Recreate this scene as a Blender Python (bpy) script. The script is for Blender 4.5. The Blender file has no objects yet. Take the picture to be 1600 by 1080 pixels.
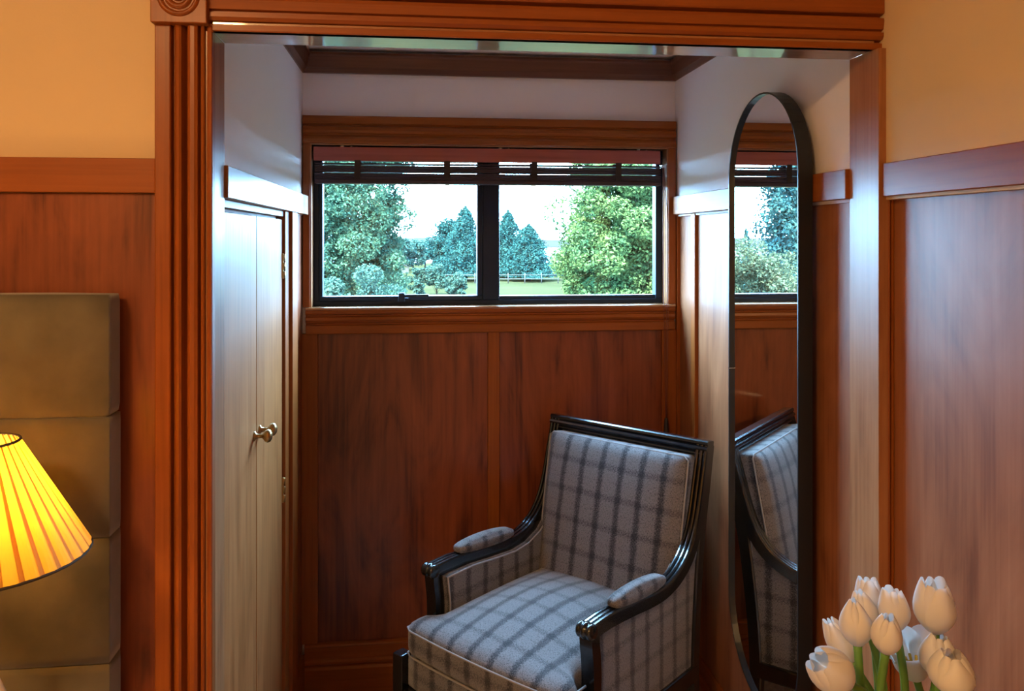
import bpy, bmesh, math, random
import numpy as np
from mathutils import Vector, Matrix

random.seed(7)
rng = np.random.default_rng(7)
scene = bpy.context.scene
C = scene.collection
PI = math.pi

# ------------------------------------------------------------------ camera
EYE = 1.62
cam_d = bpy.data.cameras.new('camera')
cam_d.sensor_width = 36.0
cam_d.lens = 1280.0 / 1600.0 * 36.0
cam_d.shift_y = -(540 - 372) / 1600.0
cam_d.clip_start = 0.02
cam_d.clip_end = 3000
cam = bpy.data.objects.new('camera', cam_d)
cam.location = (0, 0, EYE)
cam.rotation_euler = (PI / 2, 0, -math.atan(148 / 1280.0))
C.objects.link(cam)
scene.camera = cam

# ------------------------------------------------------------------ world, sun, exposure
world = bpy.data.worlds.new('overcast_sky')
scene.world = world
world.use_nodes = True
bg = world.node_tree.nodes['Background']
bg.inputs['Color'].default_value = (0.42, 0.68, 1.0, 1)
bg.inputs['Strength'].default_value = 84.0

sun_d = bpy.data.lights.new('hazy_sun', 'SUN')
sun_d.energy = 140.0
sun_d.angle = math.radians(12)
sun_d.color = (1.0, 0.95, 0.85)
sun = bpy.data.objects.new('hazy_sun', sun_d)
sun.rotation_euler = (math.radians(48), 0, math.radians(-30))
C.objects.link(sun)

portal_d = bpy.data.lights.new('window_portal', 'AREA')
portal_d.shape = 'RECTANGLE'
portal_d.size = 1.32
portal_d.size_y = 0.6
portal_d.cycles.is_portal = True
portal = bpy.data.objects.new('window_portal', portal_d)
portal.location = (0.275, 3.16, 1.67)
portal.rotation_euler = (-PI / 2, 0, 0)
C.objects.link(portal)

vs = scene.view_settings
vs.view_transform = 'Standard'
vs.look = 'None'
vs.gamma = 1.0
vs.use_curve_mapping = False
vs.exposure = 0.0
scene.cycles.use_denoising = True

# ------------------------------------------------------------------ materials
MATS = {}

def new_mat(name):
    m = bpy.data.materials.new(name)
    m.use_nodes = True
    nt = m.node_tree
    return m, nt, nt.nodes['Principled BSDF']

def plain(name, col, rough=0.5, metal=0.0, spec=0.5, coat=0.0, noise=0.0, nscale=8.0, bump=0.0, bscale=60.0, sheen=0.0, coat_rough=0.08):
    m, nt, p = new_mat(name)
    p.inputs['Base Color'].default_value = (*col, 1)
    p.inputs['Roughness'].default_value = rough
    p.inputs['Metallic'].default_value = metal
    p.inputs['Specular IOR Level'].default_value = spec
    p.inputs['Coat Weight'].default_value = coat
    p.inputs['Coat Roughness'].default_value = coat_rough
    p.inputs['Sheen Weight'].default_value = sheen
    N = nt.nodes
    if noise or bump:
        tc = N.new('ShaderNodeTexCoord')
    if noise:
        nz = N.new('ShaderNodeTexNoise')
        nz.inputs['Scale'].default_value = nscale
        nz.inputs['Detail'].default_value = 5
        nt.links.new(tc.outputs['Object'], nz.inputs['Vector'])
        r = N.new('ShaderNodeValToRGB')
        r.color_ramp.elements[0].position = 0.3
        r.color_ramp.elements[1].position = 0.7
        r.color_ramp.elements[0].color = (*[c * (1 - noise) for c in col], 1)
        r.color_ramp.elements[1].color = (*[min(1, c * (1 + noise)) for c in col], 1)
        nt.links.new(nz.outputs['Fac'], r.inputs['Fac'])
        nt.links.new(r.outputs['Color'], p.inputs['Base Color'])
    if bump:
        b = N.new('ShaderNodeBump')
        b.inputs['Strength'].default_value = bump
        b.inputs['Distance'].default_value = 0.003
        nb = N.new('ShaderNodeTexNoise')
        nb.inputs['Scale'].default_value = bscale
        nb.inputs['Detail'].default_value = 4
        nt.links.new(tc.outputs['Object'], nb.inputs['Vector'])
        nt.links.new(nb.outputs['Fac'], b.inputs['Height'])
        nt.links.new(b.outputs['Normal'], p.inputs['Normal'])
    MATS[name] = m
    return m

def wood(name, axis, dark, mid, light, rough=0.36, coat=0.55, coat_rough=0.16, wide=5.0, figure=0.5, spec=0.36):
    """varnished timber; grain runs along the axis x, y or z"""
    m, nt, p = new_mat(name)
    N, L = nt.nodes, nt.links
    tc = N.new('ShaderNodeTexCoord')
    oi = N.new('ShaderNodeObjectInfo')
    mul = N.new('ShaderNodeVectorMath'); mul.operation = 'SCALE'
    mul.inputs[0].default_value = (3.1, 7.3, 5.7)
    L.new(oi.outputs['Random'], mul.inputs['Scale'])
    add = N.new('ShaderNodeVectorMath'); add.operation = 'ADD'
    L.new(tc.outputs['Object'], add.inputs[0]); L.new(mul.outputs[0], add.inputs[1])
    mp = N.new('ShaderNodeMapping')
    sc = [wide, wide, wide]; sc['xyz'.index(axis)] = wide * 0.24
    mp.inputs['Scale'].default_value = sc
    L.new(add.outputs[0], mp.inputs['Vector'])
    n1 = N.new('ShaderNodeTexNoise')
    n1.inputs['Scale'].default_value = 1.0; n1.inputs['Detail'].default_value = 5; n1.inputs['Distortion'].default_value = 2.4
    n1.inputs['Roughness'].default_value = 0.55
    L.new(mp.outputs[0], n1.inputs['Vector'])
    mp2 = N.new('ShaderNodeMapping')
    sc2 = [90, 90, 90]; sc2['xyz'.index(axis)] = 2.5
    mp2.inputs['Scale'].default_value = sc2
    L.new(add.outputs[0], mp2.inputs['Vector'])
    n2 = N.new('ShaderNodeTexNoise')
    n2.inputs['Scale'].default_value = 1.0; n2.inputs['Detail'].default_value = 3; n2.inputs['Distortion'].default_value = 0.4
    L.new(mp2.outputs[0], n2.inputs['Vector'])
    mix = N.new('ShaderNodeMix'); mix.data_type = 'FLOAT'
    mix.inputs[0].default_value = 1 - figure
    L.new(n1.outputs['Fac'], mix.inputs[2]); L.new(n2.outputs['Fac'], mix.inputs[3])
    r = N.new('ShaderNodeValToRGB')
    e = r.color_ramp.elements
    e[0].position = 0.34; e[0].color = (*dark, 1)
    e[1].position = 0.68; e[1].color = (*light, 1)
    k = e.new(0.48); k.color = (*mid, 1)
    L.new(mix.outputs[0], r.inputs['Fac'])
    L.new(r.outputs['Color'], p.inputs['Base Color'])
    p.inputs['Roughness'].default_value = rough
    p.inputs['Coat Weight'].default_value = coat * 0.45
    p.inputs['Coat Roughness'].default_value = coat_rough
    p.inputs['Specular IOR Level'].default_value = spec
    b = N.new('ShaderNodeBump'); b.inputs['Strength'].default_value = 0.06; b.inputs['Distance'].default_value = 0.002
    L.new(n2.outputs['Fac'], b.inputs['Height']); L.new(b.outputs['Normal'], p.inputs['Normal'])
    MATS[name] = m
    return m

DK, MD, LT = (0.075, 0.016, 0.006), (0.195, 0.045, 0.014), (0.28, 0.074, 0.024)
for ax in 'xyz':
    wood('panel_' + ax, ax, DK, MD, LT, figure=0.72)
    wood('trim_' + ax, ax, (0.215, 0.052, 0.007), (0.265, 0.068, 0.009), (0.31, 0.083, 0.012), figure=0.45, rough=0.45, coat=0.25, coat_rough=0.25, spec=0.25)
wood('panel_lit', 'z', (0.17, 0.052, 0.019), (0.27, 0.094, 0.036), (0.36, 0.138, 0.058), figure=0.7, rough=0.45, coat=0.35, coat_rough=0.32, spec=0.22)  # same panel wood, paler: the light on the right walls is in its colour
wood('lining_z', 'z', (0.25, 0.095, 0.035), (0.33, 0.135, 0.052), (0.40, 0.18, 0.075), figure=0.5, rough=0.36, coat=0.5, coat_rough=0.22, spec=0.2)
wood('lining_x', 'x', (0.25, 0.095, 0.035), (0.33, 0.135, 0.052), (0.40, 0.18, 0.075), figure=0.5, rough=0.3, coat=2.2, coat_rough=0.06)
wood('rail_sheen_y', 'y', (0.25, 0.095, 0.035), (0.33, 0.135, 0.052), (0.40, 0.18, 0.075), figure=0.5, rough=0.36, coat=0.5, coat_rough=0.22, spec=0.2)  # pale tone puts the reflection on the left rail into the wood colour
wood('door_z', 'z', (0.26, 0.086, 0.024), (0.36, 0.128, 0.038), (0.45, 0.175, 0.058), figure=0.55, rough=0.42, coat=0.30, coat_rough=0.25, spec=0.15)
wood('crown_x', 'x', (0.10, 0.032, 0.016), (0.13, 0.044, 0.022), (0.17, 0.058, 0.03), figure=0.4, coat=0.2)
wood('crown_y', 'y', (0.10, 0.032, 0.016), (0.13, 0.044, 0.022), (0.17, 0.058, 0.03), figure=0.4, coat=0.2)
wood('blind_x', 'x', (0.30, 0.075, 0.06), (0.36, 0.095, 0.075), (0.42, 0.115, 0.09), figure=0.3, coat=0.3)
plain('slat', (0.045, 0.024, 0.034), 0.5)
plain('cream', (0.68, 0.51, 0.30), 0.75, noise=0.03, nscale=2, bump=0.1, bscale=200)
plain('white_plaster', (0.86, 0.80, 0.83), 0.7, noise=0.02, nscale=2, bump=0.1, bscale=200)
plain('ceiling_white', (0.75, 0.72, 0.68), 0.8)
plain('carpet_mat', (0.42, 0.33, 0.26), 0.95, noise=0.2, nscale=60, bump=0.6, bscale=250)
plain('frame_dark', (0.006, 0.017, 0.042), 0.4, spec=0.25)  # navy base colour carries the glare on the window frame
plain('black_metal', (0.008, 0.009, 0.011), 0.35, spec=0.5)
plain('black_lacquer', (0.0055, 0.006, 0.008), 0.22, spec=0.5, coat=0.6)
plain('brass', (0.42, 0.27, 0.11), 0.3, metal=1.0)
plain('steel', (0.7, 0.7, 0.72), 0.25, metal=1.0)
plain('cord_mat', (0.16, 0.04, 0.03), 0.6)
plain('tassel_mat', (0.02, 0.012, 0.012), 0.5)
plain('velvet', (0.095, 0.080, 0.052), 0.85, noise=0.42, nscale=7, sheen=0.45, bump=0.15, bscale=40)
plain('seam_dark', (0.04, 0.03, 0.02), 0.9)
plain('white_ceramic', (0.75, 0.74, 0.72), 0.2, coat=0.5)
plain('dark_wood', (0.05, 0.025, 0.015), 0.35, coat=0.3)
plain('plinth_metal', (0.5, 0.38, 0.2), 0.3, metal=1.0)
plain('stem_mat', (0.10, 0.23, 0.035), 0.5)
plain('stamen_mat', (0.75, 0.55, 0.08), 0.6)
plain('bark', (0.010, 0.009, 0.008), 0.9, spec=0.0, noise=0.3, nscale=6, bump=0.5, bscale=20)
plain('lawn_mat', (0.0125, 0.0132, 0.0062), 0.95, spec=0.0, noise=0.25, nscale=0.12)
plain('lake_mat', (0.035, 0.036, 0.037), 0.3, spec=0.05)
plain('hill_mat', (0.0130, 0.0132, 0.0120), 1.0, spec=0.0, noise=0.1, nscale=0.02)  # pale tone has the fog of distance mixed in
plain('white_paint', (0.024, 0.024, 0.022), 0.9, spec=0.0)
plain('roof_grey', (0.014, 0.012, 0.012), 0.9, spec=0.0)
plain('welt_mat', (0.30, 0.285, 0.28), 0.9)

LEAF_K = (0.140, 0.108, 0.082)
def leaf_mat(name, a, b, scale=1.0, trans=0.25):  # blue-teal outdoor haze is mixed into the leaf colours
    m, nt, p = new_mat(name)
    N, L = nt.nodes, nt.links
    tc = N.new('ShaderNodeTexCoord')
    nz = N.new('ShaderNodeTexNoise'); nz.inputs['Scale'].default_value = scale; nz.inputs['Detail'].default_value = 8
    nz.inputs['Roughness'].default_value = 0.75
    L.new(tc.outputs['Object'], nz.inputs['Vector'])
    r = N.new('ShaderNodeValToRGB')
    a, b = [c * k_ for c, k_ in zip(a, LEAF_K)], [c * k_ for c, k_ in zip(b, LEAF_K)]
    r.color_ramp.elements[0].position = 0.36; r.color_ramp.elements[0].color = (*a, 1)
    r.color_ramp.elements[1].position = 0.62; r.color_ramp.elements[1].color = (*b, 1)
    L.new(nz.outputs['Fac'], r.inputs['Fac'])
    L.new(r.outputs['Color'], p.inputs['Base Color'])
    p.inputs['Roughness'].default_value = 0.9
    p.inputs['Specular IOR Level'].default_value = 0.0
    t = N.new('ShaderNodeBsdfTranslucent'); L.new(r.outputs['Color'], t.inputs['Color'])
    mx = N.new('ShaderNodeMixShader'); mx.inputs[0].default_value = trans
    L.new(p.outputs[0], mx.inputs[1]); L.new(t.outputs[0], mx.inputs[2])
    L.new(mx.outputs[0], N['Material Output'].inputs['Surface'])
    MATS[name] = m
leaf_mat('leaf_birch', (0.050, 0.20, 0.20), (0.19, 0.44, 0.30), 1.6)
leaf_mat('leaf_maple', (0.07, 0.24, 0.15), (0.33, 0.62, 0.24), 1.3)
leaf_mat('leaf_shrub', (0.06, 0.21, 0.23), (0.17, 0.38, 0.34), 2.0)
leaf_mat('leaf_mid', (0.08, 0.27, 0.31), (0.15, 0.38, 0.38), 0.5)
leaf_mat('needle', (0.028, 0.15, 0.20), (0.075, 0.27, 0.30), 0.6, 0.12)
leaf_mat('needle_near', (0.05, 0.21, 0.30), (0.13, 0.36, 0.38), 1.0, 0.15)
leaf_mat('leaf_pale', (0.10, 0.20, 0.15), (0.30, 0.42, 0.30), 2.0)

# petals: cream-white, slightly translucent
def petal_material():
    m, nt, p = new_mat('petal')
    N, L = nt.nodes, nt.links
    p.inputs['Base Color'].default_value = (0.76, 0.74, 0.72, 1)
    p.inputs['Roughness'].default_value = 0.45
    t = N.new('ShaderNodeBsdfTranslucent'); t.inputs['Color'].default_value = (0.78, 0.75, 0.70, 1)
    mx = N.new('ShaderNodeMixShader'); mx.inputs[0].default_value = 0.35
    L.new(p.outputs[0], mx.inputs[1]); L.new(t.outputs[0], mx.inputs[2])
    L.new(mx.outputs[0], N['Material Output'].inputs['Surface'])
    MATS['petal'] = m
petal_material()

def shade_material():
    m, nt, p = new_mat('shade_cloth')
    N, L = nt.nodes, nt.links
    p.inputs['Base Color'].default_value = (0.80, 0.52, 0.10, 1)
    p.inputs['Roughness'].default_value = 0.8
    t = N.new('ShaderNodeBsdfTranslucent'); t.inputs['Color'].default_value = (0.85, 0.55, 0.055, 1)
    mx = N.new('ShaderNodeMixShader'); mx.inputs[0].default_value = 0.55
    L.new(p.outputs[0], mx.inputs[1]); L.new(t.outputs[0], mx.inputs[2])
    L.new(mx.outputs[0], N['Material Output'].inputs['Surface'])
    MATS['shade_cloth'] = m
shade_material()

def glass_material():
    m, nt, p = new_mat('window_glass')
    N, L = nt.nodes, nt.links
    N.remove(p)
    t = N.new('ShaderNodeBsdfTransparent'); t.inputs['Color'].default_value = (0.86, 0.97, 1.0, 1)  # cyan tint stands in for the blue haze outside
    g = N.new('ShaderNodeBsdfGlossy'); g.inputs['Roughness'].default_value = 0.0
    lw = N.new('ShaderNodeLayerWeight'); lw.inputs['Blend'].default_value = 0.5
    pw = N.new('ShaderNodeMath'); pw.operation = 'POWER'; pw.inputs[1].default_value = 5.0
    L.new(lw.outputs['Facing'], pw.inputs[0])
    ml = N.new('ShaderNodeMath'); ml.operation = 'MULTIPLY_ADD'; ml.inputs[1].default_value = 0.8; ml.inputs[2].default_value = 0.03
    L.new(pw.outputs[0], ml.inputs[0])
    mx = N.new('ShaderNodeMixShader')
    L.new(ml.outputs[0], mx.inputs[0]); L.new(t.outputs[0], mx.inputs[1]); L.new(g.outputs[0], mx.inputs[2])
    L.new(mx.outputs[0], N['Material Output'].inputs['Surface'])
    MATS['window_glass'] = m
glass_material()

def mirror_material():
    m, nt, p = new_mat('mirror_silver')
    p.inputs['Base Color'].default_value = (0.90, 0.92, 0.92, 1)
    p.inputs['Metallic'].default_value = 1.0
    p.inputs['Roughness'].default_value = 0.0
    MATS['mirror_silver'] = m
mirror_material()

def emit(name, col, strength):
    m, nt, p = new_mat(name)
    p.inputs['Base Color'].default_value = (0.9, 0.9, 0.9, 1)
    p.inputs['Emission Color'].default_value = (*col, 1)
    p.inputs['Emission Strength'].default_value = strength
    MATS[name] = m
emit('bulb_glow', (1.0, 0.55, 0.15), 125.0)
emit('dome_glow', (1.0, 0.57, 0.23), 150.0)

def plaid_material():
    """grey tweed with dark woven bands, from the UV map (metres)"""
    m, nt, p = new_mat('plaid')
    N, L = nt.nodes, nt.links
    uv = N.new('ShaderNodeUVMap'); uv.uv_map = 'UVMap'
    sep = N.new('ShaderNodeSeparateXYZ'); L.new(uv.outputs['UV'], sep.inputs[0])
    def mth(op, a, b=None, clamp=False):
        n = N.new('ShaderNodeMath'); n.operation = op; n.use_clamp = clamp
        for i, v in enumerate((a, b)):
            if v is None: continue
            if isinstance(v, (int, float)): n.inputs[i].default_value = v
            else: L.new(v, n.inputs[i])
        return n.outputs[0]
    wob = N.new('ShaderNodeTexNoise'); wob.inputs['Scale'].default_value = 14; wob.inputs['Detail'].default_value = 2
    L.new(uv.outputs['UV'], wob.inputs['Vector'])
    def band(sock, period, half, soft, phase=0.0):
        w = mth('MULTIPLY_ADD', wob.outputs['Fac'], 0.010)
        s0 = mth('ADD', sock, w)
        fr = mth('FRACT', mth('ADD', mth('DIVIDE', s0, period), phase))
        dist = mth('MULTIPLY', mth('ABSOLUTE', mth('SUBTRACT', fr, 0.5)), period)
        mr = N.new('ShaderNodeMapRange'); mr.interpolation_type = 'SMOOTHSTEP'
        mr.inputs['From Min'].default_value = half + soft; mr.inputs['From Max'].default_value = half
        mr.inputs['To Min'].default_value = 0; mr.inputs['To Max'].default_value = 1
        L.new(dist, mr.inputs['Value'])
        return mr.outputs[0]
    v1 = band(sep.outputs['X'], 0.074, 0.0025, 0.0145)
    v2 = band(sep.outputs['X'], 0.074, 0.0008, 0.0016, 0.27)
    h1 = band(sep.outputs['Y'], 0.093, 0.003, 0.013)
    h2 = band(sep.outputs['Y'], 0.093, 0.0008, 0.002, 0.5)
    dk = mth('ADD', mth('MULTIPLY', v1, 0.80), mth('MULTIPLY', h1, 0.36))
    dk = mth('ADD', dk, mth('MULTIPLY', v2, 0.10))
    dk = mth('ADD', dk, mth('MULTIPLY', h2, 0.12))
    # weave speckle: short warp and weft threads
    def threads(sx, sy):
        mp = N.new('ShaderNodeMapping'); mp.inputs['Scale'].default_value = (sx, sy, 1)
        L.new(uv.outputs['UV'], mp.inputs['Vector'])
        n = N.new('ShaderNodeTexNoise'); n.inputs['Scale'].default_value = 1; n.inputs['Detail'].default_value = 2
        L.new(mp.outputs[0], n.inputs['Vector'])
        return n.outputs['Fac']
    ta, tb = threads(700, 170), threads(170, 700)
    sp = mth('MULTIPLY', mth('SUBTRACT', mth('ADD', ta, tb), 1.0), 2.6)
    dk = mth('ADD', dk, sp, True)
    r = N.new('ShaderNodeValToRGB')
    e = r.color_ramp.elements
    e[0].position = 0.0; e[0].color = (0.19, 0.178, 0.18, 1)
    e[1].position = 1.0; e[1].color = (0.012, 0.012, 0.017, 1)
    k = e.new(0.35); k.color = (0.10, 0.093, 0.096, 1)
    L.new(dk, r.inputs['Fac']); L.new(r.outputs['Color'], p.inputs['Base Color'])
    p.inputs['Roughness'].default_value = 0.9
    p.inputs['Sheen Weight'].default_value = 0.25
    p.inputs['Sheen Roughness'].default_value = 0.5
    b = N.new('ShaderNodeBump'); b.inputs['Strength'].default_value = 0.35; b.inputs['Distance'].default_value = 0.001
    L.new(sp, b.inputs['Height']); L.new(b.outputs['Normal'], p.inputs['Normal'])
    MATS['plaid'] = m
plaid_material()

# ------------------------------------------------------------------ mesh helpers
def link(name, me, mat, parent=None, smooth=False):
    if mat: me.materials.append(MATS[mat])
    if smooth: me.polygons.foreach_set('use_smooth', [True] * len(me.polygons))
    o = bpy.data.objects.new(name, me)
    C.objects.link(o)
    if parent is not None: o.parent = parent
    return o

def from_py(name, verts, faces, mat, parent=None, smooth=False, fix=True):
    me = bpy.data.meshes.new(name)
    me.from_pydata([tuple(v) for v in verts], [], faces)
    if fix:
        bm = bmesh.new(); bm.from_mesh(me)
        bmesh.ops.recalc_face_normals(bm, faces=bm.faces[:])
        bm.to_mesh(me); bm.free()
    me.update()
    return link(name, me, mat, parent, smooth)

def box(name, x, y, z, mat, parent=None, bev=0.0015):
    bm = bmesh.new()
    bmesh.ops.create_cube(bm, size=1.0)
    sx, sy, sz = x[1] - x[0], y[1] - y[0], z[1] - z[0]
    for v in bm.verts:
        v.co = Vector(((x[0] + x[1]) / 2 + v.co.x * sx, (y[0] + y[1]) / 2 + v.co.y * sy, (z[0] + z[1]) / 2 + v.co.z * sz))
    b = min(bev, 0.3 * min(abs(sx), abs(sy), abs(sz)))
    if b > 0:
        bmesh.ops.bevel(bm, geom=bm.edges[:], offset=b, segments=2, profile=0.5, affect='EDGES')
    bmesh.ops.recalc_face_normals(bm, faces=bm.faces[:])
    me = bpy.data.meshes.new(name); bm.to_mesh(me); bm.free()
    return link(name, me, mat, parent)

def boxes(name, lst, mat, parent=None):
    """several touching blocks of ONE solid (a wall with an opening)"""
    vs_, fs = [], []
    for (x, y, z) in lst:
        b = len(vs_)
        for i in (0, 1):
            for j in (0, 1):
                for k in (0, 1):
                    vs_.append((x[i], y[j], z[k]))
        for f in ((0, 1, 3, 2), (4, 6, 7, 5), (0, 4, 5, 1), (2, 3, 7, 6), (0, 2, 6, 4), (1, 5, 7, 3)):
            fs.append([b + q for q in f])
    return from_py(name, vs_, fs, mat, parent)

def extrude(name, prof, axis, a, b, mat, parent=None, mitre=(0, 0)):
    """closed 2-D profile swept straight along an axis from a to b.
    axis x: prof=(y,z); axis y: prof=(x,z); axis z: prof=(x,y)"""
    n = len(prof)
    vs_ = []
    for t in (a, b):
        for (p, q) in prof:
            vs_.append({'x': (t, p, q), 'y': (p, t, q), 'z': (p, q, t)}[axis])
    fs = [[i, (i + 1) % n, n + (i + 1) % n, n + i] for i in range(n)]
    fs.append(list(range(n))); fs.append(list(range(2 * n - 1, n - 1, -1)))
    return from_py(name, vs_, fs, mat, parent)

def tube(name, pts, rad, mat, parent=None, seg=10, cap=True):
    pts = [Vector(p) for p in pts]
    n = len(pts)
    rad = rad if hasattr(rad, '__len__') else [rad] * n
    vs_, fs = [], []
    up = None
    for i, p in enumerate(pts):
        t = (pts[min(i + 1, n - 1)] - pts[max(i - 1, 0)]).normalized()
        if up is None:
            up = t.orthogonal().normalized()
        up = (up - t * up.dot(t)).normalized()
        sd = t.cross(up)
        for k in range(seg):
            a = 2 * PI * k / seg
            vs_.append(p + (up * math.cos(a) + sd * math.sin(a)) * rad[i])
    for i in range(n - 1):
        for k in range(seg):
            k2 = (k + 1) % seg
            fs.append([i * seg + k, i * seg + k2, (i + 1) * seg + k2, (i + 1) * seg + k])
    if cap:
        fs.append(list(range(seg - 1, -1, -1))); fs.append([(n - 1) * seg + k for k in range(seg)])
    return from_py(name, vs_, fs, mat, parent, True)

def lathe(name, prof, mat, parent=None, centre=(0, 0, 0), axis='z', seg=32, smooth=True):
    """prof: list of (radius, height)"""
    vs_, fs = [], []
    n = len(prof)
    for (r, h) in prof:
        for k in range(seg):
            a = 2 * PI * k / seg
            c_, s_ = r * math.cos(a), r * math.sin(a)
            v = {'z': (c_, s_, h), 'y': (c_, h, s_), 'x': (h, c_, s_)}[axis]
            vs_.append((centre[0] + v[0], centre[1] + v[1], centre[2] + v[2]))
    for i in range(n - 1):
        for k in range(seg):
            k2 = (k + 1) % seg
            fs.append([i * seg + k, i * seg + k2, (i + 1) * seg + k2, (i + 1) * seg + k])
    if prof[0][0] > 1e-6: fs.append(list(range(seg)))
    if prof[-1][0] > 1e-6: fs.append([(n - 1) * seg + k for k in range(seg)])
    return from_py(name, vs_, fs, mat, parent, smooth)

def sweep(name, path, prof, mat, parent=None, side=(1, 0, 0), smooth=False):
    """profile (a, b) swept on a path: a along the side vector, b along the in-plane normal"""
    pts = [Vector(p) for p in path]
    sv = Vector(side).normalized()
    n, m = len(pts), len(prof)
    vs_, fs = [], []
    for i, p in enumerate(pts):
        t = (pts[min(i + 1, n - 1)] - pts[max(i - 1, 0)]).normalized()
        nn = sv.cross(t).normalized()
        for (a, b) in prof:
            vs_.append(p + sv * a + nn * b)
    for i in range(n - 1):
        for k in range(m):
            k2 = (k + 1) % m
            fs.append([i * m + k, i * m + k2, (i + 1) * m + k2, (i + 1) * m + k])
    fs.append(list(range(m))); fs.append([(n - 1) * m + k for k in range(m)])
    return from_py(name, vs_, fs, mat, parent, smooth)

def spline(pts, n=8):
    """Catmull-Rom through points"""
    P = [Vector(p) for p in pts]
    P = [P[0] * 2 - P[1]] + P + [P[-1] * 2 - P[-2]]
    out = []
    for i in range(1, len(P) - 2):
        for k in range(n):
            t = k / n
            a, b, c_, d = P[i - 1], P[i], P[i + 1], P[i + 2]
            out.append(0.5 * ((2 * b) + (c_ - a) * t + (2 * a - 5 * b + 4 * c_ - d) * t * t + (3 * b - a - 3 * c_ + d) * t ** 3))
    out.append(P[-2])
    return out

def tag(o, label, cat, group=None, kind=None):
    o['label'] = label
    o['category'] = cat
    if group: o['group'] = group
    if kind: o['kind'] = kind
    return o

def thing(name, label, cat, loc=(0, 0, 0), rz=0.0, group=None):
    o = bpy.data.objects.new(name, None)
    C.objects.link(o)
    o.location = loc
    o.rotation_euler = (0, 0, rz)
    return tag(o, label, cat, group)

def struct(o, label, cat):
    return tag(o, label, cat, kind='structure')

def cushion(name, size, rad, crown, mat, parent, centre=(0, 0, 0), n=16, shape=None, uvmode=None, crown_axes=(0, 0, 1)):
    """rounded upholstered block; crown = extra puff along each face normal"""
    bm = bmesh.new()
    bmesh.ops.create_cube(bm, size=2.0)
    bmesh.ops.subdivide_edges(bm, edges=bm.edges[:], cuts=n - 1, use_grid_fill=True)
    hx, hy, hz = size[0] / 2, size[1] / 2, size[2] / 2
    h = Vector((hx, hy, hz))
    uvn = {}
    for v in bm.verts:
        q = v.co.copy()
        dom = [abs(q.x), abs(q.y), abs(q.z)]
        p = Vector((q.x * hx, q.y * hy, q.z * hz))
        inner = Vector([max(-(h[i] - rad), min(h[i] - rad, p[i])) for i in range(3)])
        d = p - inner
        if d.length > 1e-9:
            d = d.normalized() * rad
        r = inner + d
        for i in range(3):
            if crown_axes[i]:
                j, k = [w for w in range(3) if w != i]
                r[i] += crown * crown_axes[i] * (1 - q[j] ** 2) * (1 - q[k] ** 2) * q[i]
        if shape: r = shape(r, q)
        v.co = r + Vector(centre)
    bmesh.ops.recalc_face_normals(bm, faces=bm.faces[:])
    me = bpy.data.meshes.new(name)
    bm.to_mesh(me); bm.free()
    o = link(name, me, mat, parent, True)
    box_uv(me)
    return o

def box_uv(me, off=(0, 0, 0)):
    uvl = me.uv_layers.new(name='UVMap')
    for poly in me.polygons:
        nn = [abs(c_) for c_ in poly.normal]
        ax = nn.index(max(nn))
        for li in poly.loop_indices:
            v = me.vertices[me.loops[li].vertex_index].co
            if ax == 0: uvl.data[li].uv = (v.y + off[1], v.z + off[2])
            elif ax == 1: uvl.data[li].uv = (v.x + off[0], v.z + off[2])
            else: uvl.data[li].uv = (v.x + off[0], v.y + off[1])

def ridged(a0, a1, b0, b1, ridges=3, depth=0.004):
    """moulded bar profile: flat below, reeded on top; a across, b outwards"""
    w = (a1 - a0) / ridges
    pr = [(a0, b0), (a1, b0)]
    for i in range(ridges - 1, -1, -1):
        x1, x0 = a0 + (i + 1) * w, a0 + i * w
        pr += [(x1 - 0.02 * w, b1 - depth), (x1 - 0.18 * w, b1 - 0.15 * depth), ((x0 + x1) / 2, b1), (x0 + 0.18 * w, b1 - 0.15 * depth), (x0 + 0.02 * w, b1 - depth)]
    return pr

# ------------------------------------------------------------------ the room shell
D = 2.975                       # panel face of the window wall
XL, XR = -0.406, 0.962          # alcove side walls
YC, YW = 1.61, 1.64             # casing face / bedroom wall face around the opening
SOF = 2.016                     # soffit of the opening

struct(box('floor', (-2.9, 1.1), (-1.9, 3.05), (-0.05, 0.0), 'carpet_mat', bev=0), 'beige carpeted floor of the bedroom and alcove', 'floor')
struct(box('ceiling', (-2.9, 1.1), (-1.9, 1.74), (2.6, 2.66), 'ceiling_white', bev=0), 'white bedroom ceiling', 'ceiling')
struct(box('ceiling_alcove', (-0.60, 1.1), (1.70, 3.1), (2.29, 2.36), 'white_plaster', bev=0), 'white ceiling over the window alcove', 'ceiling')
struct(box('wall_rear', (-2.9, 1.1), (-1.9, -1.8), (0, 2.6), 'cream', bev=0), 'cream bedroom wall opposite the alcove', 'wall')
struct(box('wall_far_left', (-2.9, -2.8), (-1.8, 1.74), (0, 2.6), 'cream', bev=0), 'cream bedroom wall beyond the bed', 'wall')

# wall beside and above the opening, facing the bedroom
wl = struct(boxes('wall_left', [((-2.8, XL - 0.001), (YW, 1.72), (0, 2.6)), ((XL - 0.001, 0.98), (YW, 1.72), (SOF + 0.018, 2.6))], 'cream'),
            'cream plaster wall over dark timber panelling behind the headboard', 'wall')
box('panel', (-1.55, -0.494), (YW - 0.006, YW - 0.0005), (0.15, 1.705), 'panel_z', wl)
box('panel', (-2.80, -1.56), (YW - 0.006, YW - 0.0005), (0.15, 1.705), 'panel_z', wl)
box('rail', (-2.80, -0.494), (YW - 0.020, YW - 0.0005), (1.706, 1.771), 'trim_x', wl)
box('skirting', (-2.80, -0.494), (YW - 0.022, YW - 0.0005), (0.0, 0.15), 'trim_x', wl)

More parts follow.
